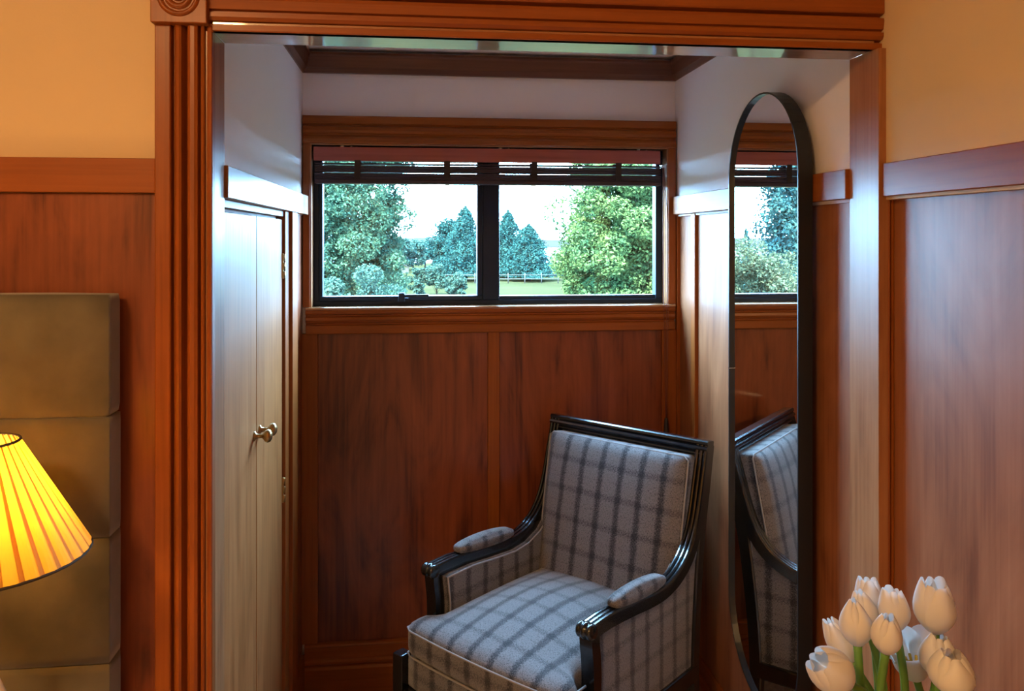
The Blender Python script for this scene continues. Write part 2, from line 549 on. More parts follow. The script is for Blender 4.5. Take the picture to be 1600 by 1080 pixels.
# timber surround of the opening: fluted casing, rosette block, head
surround = bpy.data.objects.new('trim_1', None); C.objects.link(surround)
struct(surround, 'orange-brown timber surround framing the alcove opening with rosette corner block', 'door surround')
yb = YW
prof = [(-0.493, yb), (-0.493, 1.616), (-0.491, 1.614), (-0.466, 1.614), (-0.464, 1.616), (-0.4625, 1.629), (-0.4595, 1.629),
        (-0.4575, 1.618), (-0.453, 1.612), (-0.448, 1.6105), (-0.444, 1.613), (-0.441, 1.624), (-0.4385, 1.631), (-0.436, 1.624),
        (-0.432, 1.613), (-0.427, 1.610), (-0.420, 1.610), (-0.4145, 1.613), (-0.4125, 1.627), (-0.410, 1.627), (-0.4085, 1.616),
        (-0.405, 1.614), (-0.4025, 1.616), (-0.4015, 1.628), (-0.3995, 1.628), (-0.398, 1.618), (-0.395, 1.616), (-0.390, 1.617), (-0.3885, 1.620), (-0.3885, yb)]
extrude('casing', prof, 'z', 0.0, 2.024, 'trim_z', surround)
blk = box('corner_block', (-0.496, -0.394), (1.598, YW), (2.024, 2.126), 'trim_z', surround, bev=0.002)
rp = [(0.0, -0.010), (0.006, -0.0095), (0.009, -0.006), (0.011, 0.001), (0.0125, 0.002), (0.015, -0.004), (0.019, -0.0075), (0.0235, -0.0065),
      (0.026, 0.001), (0.0275, 0.002), (0.030, -0.004), (0.034, -0.006), (0.037, -0.004), (0.0395, 0.001), (0.0395, 0.004)]
lathe('rosette', [(r, 1.598 + h) for r, h in rp], 'trim_z', blk, (-0.445, 0, 2.0745), 'y', 48)
hp = [(yb, SOF), (1.622, SOF), (1.620, SOF + 0.002), (1.620, SOF + 0.0125), (1.624, SOF + 0.0145), (1.631, SOF + 0.0155), (1.631, SOF + 0.0175),
      (1.618, SOF + 0.020), (1.613, SOF + 0.026), (1.613, SOF + 0.034), (1.622, SOF + 0.0365), (1.622, SOF + 0.0385), (1.614, SOF + 0.041), (1.611, SOF + 0.058),
      (1.613, SOF + 0.064), (1.628, SOF + 0.066), (1.628, SOF + 0.070), (1.612, SOF + 0.073), (1.610, SOF + 0.076), (1.610, SOF + 0.118), (1.612, SOF + 0.120), (yb, SOF + 0.120)]
extrude('head_casing', hp, 'x', -0.394, 0.9695, 'trim_x', surround)
box('jamb_lining', (XL, -0.389), (1.622, 1.72), (0, SOF), 'lining_z', surround, bev=0.001)
box('soffit_lining', (-0.389, 0.954), (1.622, 1.722), (SOF, SOF + 0.018), 'lining_x', surround, bev=0.001)
box('post_lining', (0.954, 0.975), (1.606, 1.722), (0, SOF), 'lining_z', surround, bev=0.001)
prof = [(0.990, 1.630), (0.975, 1.630), (0.975, 1.6075), (0.978, 1.606), (0.981, 1.608), (0.9825, 1.616), (0.984, 1.616), (0.985, 1.609), (0.990, 1.609)]
extrude('post_casing', prof, 'z', 0.0, 1.706, 'trim_z', surround)

# bedroom wall on the right
wr = struct(boxes('wall_right', [((0.9705, 1.06), (-1.8, 1.70), (1.70, 2.6)), ((0.992, 1.06), (-1.8, 1.72), (0, 1.70))], 'cream'),
            'cream plaster wall over varnished timber panelling beside the tulips', 'wall')
box('panel', (0.988, 0.9925), (0.35, 1.606), (0.15, 1.7055), 'panel_lit', wr)
box('panel', (0.988, 0.9925), (-0.90, 0.346), (0.15, 1.7055), 'panel_lit', wr)
box('rail', (0.960, 0.9925), (-1.8, 1.603), (1.706, 1.775), 'trim_y', wr)
box('skirting', (0.970, 0.9925), (-1.8, 1.603), (0, 0.15), 'trim_y', wr)

# alcove right wall
ar = struct(boxes('wall_alcove_right', [((XR, 1.06), (1.722, 3.1), (1.70, 2.36)), ((0.975, 1.06), (1.722, 3.1), (0, 1.70))], 'white_plaster'),
            'pale alcove wall with timber wainscot behind the tall mirror', 'wall')
box('panel', (0.970, 0.976), (2.797, 2.984), (0.15, 1.706), 'panel_lit', ar)
box('panel', (0.970, 0.976), (2.16, 2.757), (0.15, 1.706), 'panel_lit', ar)
box('panel', (0.970, 0.976), (1.722, 2.12), (0.15, 1.706), 'panel_lit', ar)
box('batten', (0.958, 0.976), (2.757, 2.797), (0.15, 1.706), 'trim_z', ar)
box('batten', (0.958, 0.976), (2.12, 2.16), (0.15, 1.706), 'trim_z', ar)
box('batten', (0.958, 0.976), (2.950, 2.972), (0.15, 1.706), 'trim_z', ar)
box('rail', (0.944, 0.976), (1.722, 2.955), (1.707, 1.773), 'trim_y', ar)
sk = [(0.976, 0), (0.952, 0), (0.952, 0.10), (0.955, 0.108), (0.958, 0.112), (0.954, 0.118), (0.956, 0.126), (0.961, 0.128), (0.961, 0.168), (0.964, 0.178), (0.976, 0.180)]
extrude('skirting', sk, 'y', 1.722, 2.955, 'trim_y', ar)

# alcove left wall with the cupboard
al = struct(boxes('wall_alcove_left', [((-0.52, XL), (1.72, 3.1), (1.70, 2.36)), ((-0.52, -0.424), (1.72, 3.1), (0, 1.70))], 'white_plaster'),
            'pale alcove wall with timber wainscot around the cupboard doors', 'wall')
box('rail', (-0.424, -0.382), (1.722, 2.955), (1.702, 1.768), 'rail_sheen_y', al)
box('door_head', (-0.424, -0.402), (1.722, 2.539), (1.684, 1.7015), 'trim_y', al)
box('batten', (-0.424, -0.396), (2.540, 2.611), (0, 1.7015), 'trim_z', al)
box('batten', (-0.424, -0.385), (2.6115, 2.72), (0, 1.7015), 'trim_z', al)
box('panel', (-0.424, -0.406), (2.7205, 2.984), (0.15, 1.7015), 'panel_z', al)
box('skirting', (-0.424, -0.394), (2.7205, 2.955), (0, 0.15), 'trim_y', al)

def cupboard_door(name, y0, y1, knob_y, hinge_y, label):
    dr = struct(box(name, (-0.423, -0.405), (y0, y1), (0.02, 1.676), 'door_z', None, bev=0.002), label, 'cupboard door')
    z = 1.125
    kp = [(0.012, 0.0), (0.012, 0.003), (0.006, 0.006), (0.005, 0.020), (0.008, 0.023), (0.0145, 0.028), (0.0165, 0.034), (0.0145, 0.040), (0.008, 0.044), (0.0, 0.045)]
    lathe('knob', [(r, -0.405 + h) for r, h in kp], 'brass', dr, (0, knob_y, z), 'x', 24)
    for hz in (1.535, 0.86):
        h = box('hinge', (-0.4245, -0.4005), (hinge_y - 0.006, hinge_y + 0.006), (hz - 0.038, hz + 0.038), 'brass', dr, bev=0.001)
        for q in (-0.026, 0.0, 0.026):
            lathe('knuckle', [(0.0, -0.011), (0.0045, -0.010), (0.0045, 0.010), (0.0, 0.011)], 'brass', h, (-0.400, hinge_y, hz + q), 'z', 10)
    return dr
cupboard_door('door_1', 1.7445, 2.136, 2.105, 1.7455, 'near leaf of the flush timber cupboard, hinged beside the fluted casing')
cupboard_door('door_2', 2.142, 2.533, 2.175, 2.535, 'far leaf of the flush timber cupboard, hinged on the window side')

# window wall
wb = struct(boxes('wall_back', [((-0.52, 1.06), (2.985, 3.11), (0, 1.366)), ((-0.52, 1.06), (2.985, 3.11), (1.960, 2.36)),
                                ((-0.52, -0.378), (2.985, 3.11), (1.366, 1.960)), ((0.929, 1.06), (2.985, 3.11), (1.366, 1.960))], 'white_plaster'),
            'alcove end wall with timber wainscot below the window and white plaster above', 'wall')
box('panel', (-0.351, 0.255), (D, 2.986), (0.18, 1.28), 'panel_z', wb)
box('panel', (0.297, 0.906), (D, 2.986), (0.18, 1.28), 'panel_z', wb)
box('batten', (-0.4065, -0.351), (D - 0.010, 2.986), (0.18, 1.28), 'trim_z', wb)
box('batten', (0.255, 0.297), (D - 0.010, 2.986), (0.18, 1.28), 'trim_z', wb)
box('batten', (0.906, 0.9705), (D - 0.010, 2.986), (0.18, 1.28), 'trim_z', wb)
sk = [(2.986, 0), (2.948, 0), (2.948, 0.094), (2.952, 0.102), (2.958, 0.106), (2.951, 0.112), (2.950, 0.120), (2.955, 0.126), (2.961, 0.128), (2.961, 0.168), (2.956, 0.172), (2.958, 0.178), (2.964, 0.181), (2.986, 0.181)]
extrude('skirting', sk, 'x', -0.396, 0.952, 'trim_x', wb)

# alcove crown moulding
crown = bpy.data.objects.new('trim_2', None); C.objects.link(crown)
struct(crown, 'dark timber crown moulding around the alcove ceiling', 'moulding')
extrude('crown_length', [(2.986, 2.208), (2.970, 2.208), (2.966, 2.214), (2.957, 2.225), (2.948, 2.262), (2.944, 2.268), (2.944, 2.277), (2.986, 2.277)], 'x', XL, XR, 'crown_x', crown)
extrude('crown_length', [(XL, 2.208), (XL + 0.005, 2.208), (XL + 0.009, 2.214), (XL + 0.018, 2.225), (XL + 0.027, 2.262), (XL + 0.031, 2.268), (XL + 0.031, 2.277), (XL, 2.277)], 'y', 1.722, 2.975, 'crown_y', crown)
extrude('crown_length', [(XR, 2.208), (XR - 0.005, 2.208), (XR - 0.009, 2.214), (XR - 0.018, 2.225), (XR - 0.027, 2.262), (XR - 0.031, 2.268), (XR - 0.031, 2.277), (XR, 2.277)], 'y', 1.722, 2.975, 'crown_y', crown)

# ------------------------------------------------------------------ window
win = bpy.data.objects.new('window_1', None); C.objects.link(win)
struct(win, 'two-light dark metal window with moulded timber architrave and sill', 'window')
yp = 2.986
ah = [(yp, 1.956), (2.958, 1.956), (2.954, 1.960), (2.954, 1.972), (2.957, 1.980), (2.962, 1.986), (2.962, 1.990), (2.955, 1.994), (2.953, 2.002), (2.955, 2.016), (2.962, 2.019), (2.962, 2.023), (2.952, 2.027), (2.951, 2.050), (2.953, 2.0535), (yp, 2.0535)]
extrude('head_architrave', ah, 'x', -0.402, 0.956, 'trim_x', win)
ap = [(yp, 1.278), (2.960, 1.278), (2.957, 1.281), (2.957, 1.306), (2.959, 1.309), (2.966, 1.312), (2.966, 1.316), (2.957, 1.320), (2.953, 1.328), (2.955, 1.338), (2.962, 1.342), (2.962, 1.346), (2.952, 1.350), (2.950, 1.356), (2.950, 1.364), (yp, 1.364)]
extrude('apron', ap, 'x', -0.392, 0.952, 'trim_x', win)
box('sill_board', (-0.392, 0.952), (2.944, 3.06), (1.3645, 1.374), 'lining_x', win, bev=0.003)
for x in ((-0.402, -0.377), (0.928, 0.956)):
    box('side_architrave', x, (2.958, yp), (1.3745, 1.9555), 'trim_z', win)
for x in ((-0.3785, -0.3725), (0.9235, 0.9295)):
    box('reveal_lining', x, (2.962, 3.06), (1.3745, 1.9555), 'lining_z', win, bev=0.001)
box('reveal_head', (-0.3785, 0.9295), (2.962, 3.06), (1.9505, 1.9555), 'lining_x', win, bev=0.001)
FY0, FY1 = 3.020, 3.065
fr = 'frame_dark'
box('frame_bottom', (-0.3725, 0.9235), (FY0, FY1), (1.374, 1.391), fr, win, bev=0.002)
box('frame_top', (-0.3725, 0.9235), (FY0, FY1), (1.926, 1.9505), fr, win, bev=0.002)
box('frame_stile', (-0.3725, -0.352), (FY0, FY1), (1.391, 1.926), fr, win, bev=0.002)
box('frame_stile', (0.897, 0.9235), (FY0, FY1), (1.391, 1.926), fr, win, bev=0.002)
box('mullion', (0.240, 0.3025), (FY0 - 0.004, FY1), (1.391, 1.926), fr, win, bev=0.003)
sash = bpy.data.objects.new('sash', None); C.objects.link(sash); sash.parent = win
box('sash_bottom', (-0.3515, 0.2395), (FY0 - 0.006, FY1 - 0.006), (1.3915, 1.4085), fr, sash, bev=0.003)
box('sash_top', (-0.3515, 0.2395), (FY0 - 0.006, FY1 - 0.006), (1.900, 1.9255), fr, sash, bev=0.003)
box('sash_stile', (-0.3515, -0.339), (FY0 - 0.006, FY1 - 0.006), (1.4085, 1.900), fr, sash, bev=0.003)
box('sash_stile', (0.219, 0.2395), (FY0 - 0.006, FY1 - 0.006), (1.4085, 1.900), fr, sash, bev=0.003)
box('pane', (-0.3395, 0.2195), (3.044, 3.048), (1.408, 1.9005), 'window_glass', sash, bev=0)
box('bead', (0.3025, 0.897), (FY0 + 0.006, FY1 - 0.006), (1.391, 1.4055), fr, win, bev=0.002)
box('pane', (0.3020, 0.8975), (3.044, 3.048), (1.405, 1.927), 'window_glass', win, bev=0)
la = bpy.data.objects.new('latch', None); C.objects.link(la); la.parent = win
box('latch_plate', (-0.070, -0.030), (FY0 - 0.012, FY0 - 0.006), (1.386, 1.402), fr, la, bev=0.002)
box('latch_block', (-0.068, -0.045), (FY0 - 0.026, FY0 - 0.012), (1.388, 1.4215), fr, la, bev=0.004)
box('latch_lever', (-0.048, 0.042), (FY0 - 0.024, FY0 - 0.014), (1.404, 1.415), fr, la, bev=0.003)

# ------------------------------------------------------------------ venetian blind, drawn up
bl = thing('venetian_blind', 'dark timber venetian blind drawn up under the window head', 'blind', (0, 0, 0))
box('valance', (-0.366, 0.900), (2.968, 2.976), (1.895, 1.9455), 'blind_x', bl, bev=0.002)
box('headrail', (-0.366, 0.905), (2.978, 3.014), (1.900, 1.944), 'frame_dark', bl, bev=0.002)
zz = [1.8860, 1.8770, 1.8705, 1.8645, 1.8585, 1.8500, 1.8440, 1.8380, 1.8325]
sl0 = None
for i, z in enumerate(zz):
    if sl0 is None:
        sl0 = box('slat', (-0.362, 0.903), (2.970, 3.016), (-0.0022, 0.0022), 'slat', bl, bev=0.0006)
        o = sl0
    else:
        o = sl0.copy(); C.objects.link(o)
    o.location = (0, 0, z)
    o.rotation_euler = (0, 0, 0)
box('bottom_rail', (-0.362, 0.903), (2.967, 3.018), (1.8145, 1.8295), 'slat', bl, bev=0.003)
for x in (-0.212, 0.108, 0.426, 0.740):
    for yy in (2.9655, 3.0185):
        box('ladder_tape', (x - 0.011, x + 0.011), (yy, yy + 0.001), (1.8295, 1.898), 'tassel_mat', bl, bev=0)
    box('tape_clip', (x - 0.008, x + 0.008), (2.974, 3.010), (1.8125, 1.8145), 'steel', bl, bev=0.0005)
for x in (-0.265, 0.300, 0.815):
    box('valance_clip', (x - 0.006, x + 0.006), (2.966, 2.98), (1.9455, 1.9495), 'steel', bl, bev=0.0008)
    box('valance_clip', (x + 0.028, x + 0.034), (2.966, 2.98), (1.9455, 1.9485), 'steel', bl, bev=0.0008)
box('cord_lock', (0.902, 0.918), (2.962, 2.985), (1.880, 1.892), 'steel', bl, bev=0.002)
for x, zb, x2 in ((0.905, 0.95, 0.913), (0.914, 0.95, 0.915), (0.921, 0.95, 0.917)):
    tube('cord', spline([(0.910, 2.962, 1.884), (x, 2.952, 1.70), (x, 2.945, 1.40), (x, 2.940, 1.34), (x2, 2.946, zb)], 6), 0.0011, 'cord_mat', bl, 6)
lathe('tassel', [(0.0, 0.955), (0.005, 0.953), (0.007, 0.945), (0.010, 0.90), (0.0105, 0.895), (0.0, 0.894)], 'tassel_mat', bl, (0.915, 2.946, 0), 'z', 14)

# ------------------------------------------------------------------ armchair (local: x across, -y to the front, z up)
ch = thing('armchair', 'grey plaid armchair with black lacquered frame in the alcove corner', 'armchair', (0.406, 2.381, 0), -math.radians(47.6))
lq = 'black_lacquer'
LEAN = math.radians(10.5)
# top rail of the back, moulded on its front
def tilt(prof, y0, z0, a):
    return [(y0 + p * math.cos(a) + q * math.sin(a), z0 - p * math.sin(a) + q * math.cos(a)) for p, q in prof]
tr = [(0.022, -0.024), (-0.012, -0.024), (-0.016, -0.020), (-0.016, -0.016), (-0.011, -0.012), (-0.017, -0.008), (-0.021, -0.003), (-0.019, 0.003), (-0.013, 0.007), (-0.018, 0.011), (-0.018, 0.018), (-0.014, 0.022), (0.018, 0.024), (0.022, 0.020)]
extrude('top_rail', tilt(tr, 0.372, 0.978, LEAN), 'x', -0.303, 0.303, lq, ch)
for s in (-1, 1):
    x = 0.283 * s
    arm_path = spline([(x, -0.236, 0.640), (x, -0.16, 0.643), (x, -0.05, 0.636), (x, 0.05, 0.627), (x, 0.125, 0.628), (x, 0.195, 0.646), (x, 0.255, 0.684), (x, 0.297, 0.740), (x, 0.322, 0.800), (x, 0.345, 0.880), (x, 0.366, 0.955), (x, 0.376, 0.990)], 7)
    am = sweep('arm', arm_path, ridged(-0.0205, 0.0205, -0.020, 0.017, 3, 0.006), lq, ch)
    # rolled front end of the arm, reeded like the rail
    rp = [(0.0, -0.0235), (0.016, -0.0235), (0.020, -0.018), (0.020, -0.012), (0.0165, -0.008), (0.021, -0.005), (0.022, 0.0), (0.021, 0.005), (0.0165, 0.008), (0.020, 0.012), (0.020, 0.018), (0.016, 0.0235), (0.0, 0.0235)]
    lathe('arm_scroll', [(r, x + h) for r, h in rp], lq, ch, (0, -0.240, 0.640), 'x', 24)
    post = spline([(x, -0.225, 0.645), (x, -0.222, 0.60), (x, -0.216, 0.55), (x, -0.216, 0.48), (x, -0.228, 0.42), (x, -0.262, 0.37), (x, -0.290, 0.335)], 6)
    sweep('arm_post', post[::-1], [(a, -b) for a, b in ridged(-0.0195, 0.0195, -0.020, 0.018, 3, 0.005)][::-1], lq, ch)
    # rear upright below the arm, with the raked back leg
    sweep('rear_stile', spline([(x, 0.350, 0.002), (x, 0.318, 0.12), (x, 0.292, 0.26), (x, 0.292, 0.40), (x, 0.308, 0.58), (x, 0.330, 0.74), (x, 0.358, 0.86), (x, 0.385, 0.985)], 5),
          [(-0.019, -0.017), (0.019, -0.017), (0.019, 0.014), (0.015, 0.018), (-0.015, 0.018), (-0.019, 0.014)], lq, ch)
    # front leg: square die, collar and tapered turned shaft
    fx = 0.303 * s
    lg = box('leg', (fx - 0.019, fx + 0.019), (-0.352, -0.312), (0.300, 0.428), lq, ch, bev=0.004)
    lathe('leg_shaft', [(0.0, 0.0), (0.010, 0.001), (0.0125, 0.012), (0.010, 0.022), (0.013, 0.030), (0.0195, 0.255), (0.015, 0.266), (0.021, 0.276), (0.021, 0.286), (0.017, 0.294), (0.017, 0.300)], lq, lg, (fx, -0.332, 0), 'z', 20)
    box('side_seat_rail', (x - 0.018, x + 0.020), (-0.312, 0.30), (0.302, 0.352), lq, ch, bev=0.005)
    # closed upholstered side
    pl_ = [(-0.205, 0.352), (-0.196, 0.46), (-0.196, 0.54), (-0.206, 0.618), (-0.10, 0.622), (0.0, 0.614), (0.10, 0.608), (0.165, 0.616), (0.225, 0.640), (0.275, 0.684), (0.305, 0.735), (0.300, 0.60), (0.284, 0.46), (0.280, 0.352)]
    xo, xi = 0.293 * s, 0.243 * s
    vs_ = [(xi, p, q) for p, q in pl_] + [(xo, p, q) for p, q in pl_]
    n = len(pl_)
    fs = [[i, (i + 1) % n, n + (i + 1) % n, n + i] for i in range(n)] + [list(range(n)), list(range(2 * n - 1, n - 1, -1))]
    sp = from_py('side_panel', vs_, fs, 'plaid', ch)
    box_uv(sp.data, (0, 0.02, 0.01))
    for xx in (xo, xi):
        tube('piping', [(xx, p, q) for p, q in pl_[3:11]], 0.0028, 'welt_mat', sp, 6)
        tube('piping', [(xx, p, q) for p, q in pl_[0:4]], 0.0028, 'welt_mat', sp, 6)
        tube('piping', [(xx, p, q) for p, q in pl_[10:]], 0.0028, 'welt_mat', sp, 6)
    # arm pad
    def pad_shape(r, q):
        t = (r.y + 0.125) / 0.25
        w = 1.0 - 0.22 * abs(2 * t - 1) ** 3
        return Vector((r.x * w, r.y, r.z * (1 - 0.25 * abs(2 * t - 1) ** 3) + 0.012 * (0.5 - t)))
    cushion('arm_pad', (0.050, 0.255, 0.034), 0.015, 0.010, 'plaid', ch, (x, -0.004, 0.664), 12, pad_shape)
box('front_seat_rail', (-0.285, 0.285), (-0.348, -0.314), (0.300, 0.334), lq, ch, bev=0.006)
box('back_seat_rail', (-0.266, 0.266), (0.262, 0.298), (0.302, 0.352), lq, ch, bev=0.004)

def border_shape(r, q):
    return Vector((r.x, r.y - 0.012 * (1 - q.x * q.x) * (1 if q.y < 0 else 0), r.z))
cushion('seat_border', (0.572, 0.60, 0.094), 0.012, 0.0, 'plaid', ch, (0, -0.030, 0.378), 12, border_shape)
cushion('outer_back', (0.53, 0.030, 0.60), 0.012, 0.0, 'plaid', ch, (0, 0.330, 0.670), 8, lambda r, q: Vector((r.x, r.y + r.z * math.tan(LEAN), r.z)))

def seat_shape(r, q):
    t = (r.y + 0.03)            # behind the arm posts the cushion narrows between the arms
    w = 1.0
    k = min(1.0, max(0.0, (r.y + 0.245) / 0.05))
    w = 1.0 - 0.155 * (3 * k * k - 2 * k ** 3)
    zz_ = r.z
    if q.y < 0 and abs(q.y) > 0.99:
        pass
    return Vector((r.x * w, r.y - 0.012 * (1 - q.x * q.x) * max(0.0, -q.y), zz_))
sc_ = cushion('seat_cushion', (0.572, 0.600, 0.100), 0.030, 0.046, 'plaid', ch, (0, -0.040, 0.475), 28, seat_shape)
def welt_loop(z):
    pts = []
    for i in range(25):
        x = -0.284 + 0.568 * i / 24
        qx = x / 0.286
        pts.append((x, -0.3385 - 0.012 * (1 - qx * qx) + (0.012 if abs(qx) > 0.985 else 0), z))
    return [(-0.284, -0.245, z)] + [(-0.2845, -0.30, z)] + pts + [(0.2845, -0.30, z), (0.284, -0.245, z)]
tube('piping', welt_loop(0.503), 0.0032, 'welt_mat', sc_, 8)
tube('piping', welt_loop(0.4315), 0.0030, 'welt_mat', sc_, 8)

def back_shape(r, q):
    # fuller towards the sitter, rolled over at the top
    yy = r.y
    if q.y < 0:
        yy -= 0.026 * (1 - q.x ** 4) * (1 - max(0.0, q.z) ** 4)
    return Vector((r.x * (1 - 0.05 * max(0, -q.z)), yy, r.z))
bc = cushion('back_cushion', (0.530, 0.080, 0.545), 0.022, 0.0, 'plaid', ch, (0, 0, 0), 26, back_shape)
bc.location = (0, 0.292, 0.688); bc.rotation_euler = (-LEAN, 0, 0)
lp = []
for (px, pz) in ((-0.24, -0.25), (-0.262, 0.0), (-0.264, 0.258), (-0.25, 0.268), (0.25, 0.268), (0.264, 0.258), (0.262, 0.0), (0.24, -0.25)):
    lp.append((px, -0.030, pz))
tube('piping', lp, 0.0030, 'welt_mat', bc, 6)

# ------------------------------------------------------------------ wall mirror
mi = thing('wall_mirror', 'tall pill-shaped mirror with thin black metal frame on the alcove wall', 'mirror', (0.925, 2.089, 0.375))
def capsule(off, n=28):
    hw, H = 0.221 - off, 1.630
    r = hw
    zc0, zc1 = off + r, H - off - r
    pts = []
    for i in range(n + 1):
        a = PI * i / n
        pts.append((r * math.cos(a), zc1 + r * math.sin(a)))
    for i in range(n + 1):
        a = PI + PI * i / n
        pts.append((r * math.cos(a), zc0 + r * math.sin(a)))
    return pts
def ring(name, o0, o1, x0, x1, mat, parent):
    A, B = capsule(o0), capsule(o1)
    n = len(A)
    vs_ = [(x0, y, z) for y, z in A] + [(x0, y, z) for y, z in B] + [(x1, y, z) for y, z in B] + [(x1, y, z) for y, z in A]
    fs = []
    for j in range(4):
        for i in range(n):
            i2 = (i + 1) % n
            j2 = (j + 1) % 4
            fs.append([j * n + i, j * n + i2, j2 * n + i2, j2 * n + i])
    return from_py(name, vs_, fs, mat, parent)
def disc(name, off, x0, x1, mat, parent):
    A = capsule(off)
    n = len(A)
    vs_ = [(x0, y, z) for y, z in A] + [(x1, y, z) for y, z in A]
    fs = [list(range(n)), list(range(2 * n - 1, n - 1, -1))] + [[i, (i + 1) % n, n + (i + 1) % n, n + i] for i in range(n)]
    return from_py(name, vs_, fs, mat, parent)
ring('frame', 0.0, 0.0045, -0.020, 0.0165, 'black_metal', mi)
box('frame_joint', (-0.0203, 0.0), (0.2155, 0.2212), (0.864, 0.8655), 'steel', mi, bev=0)
disc('glass', 0.0046, -0.011, -0.007, 'mirror_silver', mi)
disc('backing_board', 0.0046, -0.0065, 0.012, 'dark_wood', mi)

# ------------------------------------------------------------------ headboard
hb = thing('headboard', 'olive-brown velvet upholstered headboard with horizontal seams', 'headboard', (-1.350, 1.584, 0))
rows = [(1.296, 1.519), (1.078, 1.2955), (0.850, 1.0775), (0.625, 0.8495), (0.40, 0.6245), (0.175, 0.3995)]
for i, (z0, z1) in enumerate(rows):
    def rs(r, q, i=i):
        z = r.z
        sag = -0.006 * (1 - q.x ** 2) 
        return Vector((r.x, r.y, z))
    cushion('channel', (1.594, 0.060, z1 - z0), 0.0025 if i else 0.008, 0.0012, 'velvet', hb, (0, 0.0, (z0 + z1) / 2), 14, rs, crown_axes=(0, 1, 0))
box('base_board', (-0.795, 0.795), (-0.028, 0.028), (0.0, 0.175), 'velvet', hb, bev=0.008)
box('inner_core', (-0.790, 0.790), (-0.024, 0.031), (0.02, 1.505), 'velvet', hb, bev=0.006)

# ------------------------------------------------------------------ bedside table and lamp
ns = thing('bedside_table', 'dark timber bedside table under the pleated lamp', 'table', (-0.70, 1.32, 0))
box('table_top', (-0.22, 0.22), (-0.19, 0.19), (0.60, 0.63), 'dark_wood', ns, bev=0.004)
box('drawer_box', (-0.205, 0.205), (-0.175, 0.175), (0.44, 0.60), 'dark_wood', ns, bev=0.002)
lathe('drawer_knob', [(0.006, -0.176), (0.006, -0.186), (0.013, -0.192), (0.012, -0.200), (0.0, -0.203)], 'brass', ns, (0, 0, 0.52), 'y', 16)
for sx in (-1, 1):
    for sy in (-1, 1):
        box('leg', (sx * 0.19 - 0.016, sx * 0.19 + 0.016), (sy * 0.16 - 0.016, sy * 0.16 + 0.016), (0, 0.44), 'dark_wood', ns, bev=0.003)

lm = thing('table_lamp', 'lit bedside lamp with pleated yellow fabric shade', 'lamp', (-0.677, 1.362, 0.63))
lathe('lamp_base', [(0.0, 0.0), (0.075, 0.0), (0.078, 0.006), (0.070, 0.016), (0.03, 0.026), (0.020, 0.05), (0.045, 0.10), (0.060, 0.16), (0.055, 0.22), (0.030, 0.29), (0.014, 0.33), (0.012, 0.36), (0.0, 0.36)], 'white_ceramic', lm, seg=32)
tube('lamp_stem', [(0, 0, 0.36), (0, 0, 0.52)], 0.005, 'brass', lm, 10)
lathe('socket', [(0.0, 0.50), (0.016, 0.50), (0.018, 0.53), (0.015, 0.555), (0.0, 0.555)], 'brass', lm, seg=16)
lathe('bulb', [(0.0, 0.556), (0.011, 0.557), (0.013, 0.567), (0.022, 0.585), (0.025, 0.600), (0.021, 0.618), (0.010, 0.629), (0.0, 0.631)], 'bulb_glow', lm, seg=20)
# knife-pleated shade: each pleat overlaps the next in a triple fold
SH0, SH1, R0, R1, NP = 0.492, 0.672, 0.155, 0.054, 34
vs_, fs = [], []
fold = [(0.0, 0.0), (0.25, 0.55), (0.5, 0.75), (0.75, 0.6), (0.985, 0.15), (0.96, -0.55), (0.68, -0.60), (0.70, -1.0), (0.985, -0.95)]
RW = 8
ring_ = [((k + f_) * 2 * PI / NP, g_) for k in range(NP) for (f_, g_) in fold]
SEG = len(ring_)
for j in range(RW + 1):
    t = j / RW
    r = R0 + (R1 - R0) * t
    for (a, g_) in ring_:
        rr = r + 0.0030 * g_ * (0.5 + 0.5 * r / R0)
        vs_.append((rr * math.cos(a), rr * math.sin(a), SH0 + (SH1 - SH0) * t))
for j in range(RW):
    for k in range(SEG):
        k2 = (k + 1) % SEG
        fs.append([j * SEG + k, j * SEG + k2, (j + 1) * SEG + k2, (j + 1) * SEG + k])
shd = from_py('shade', vs_, fs, 'shade_cloth', lm, False, fix=False)
for r, z in ((R0 + 0.001, SH0), (R1 + 0.001, SH1)):
    tube('shade_trim', [(r * math.cos(2 * PI * k / 64), r * math.sin(2 * PI * k / 64), z) for k in range(65)], 0.0022, 'seam_dark', shd, 6, cap=False)
for k in range(3):
    a = 2 * PI * k / 3 + 0.3
    tube('shade_spider', [(0, 0, 0.52), (R0 * 0.88 * math.cos(a), R0 * 0.88 * math.sin(a), 0.52)], 0.0015, 'brass', shd, 6)

# unseen ceiling lamp, added behind the camera to give warm room light
cl = thing('fill_ceiling_lamp', 'unseen round opal glass ceiling lamp added for warm room light', 'ceiling lamp', (-0.95, -0.5, 2.60))
lathe('ceiling_rose', [(0.0, 0.0), (0.20, 0.0), (0.20, -0.03), (0.19, -0.035), (0.0, -0.035)], 'brass', cl, seg=40)
lathe('glass_dome', [(0.185, -0.036), (0.18, -0.06), (0.155, -0.095), (0.11, -0.12), (0.05, -0.132), (0.0, -0.134)], 'dome_glow', cl, seg=40)

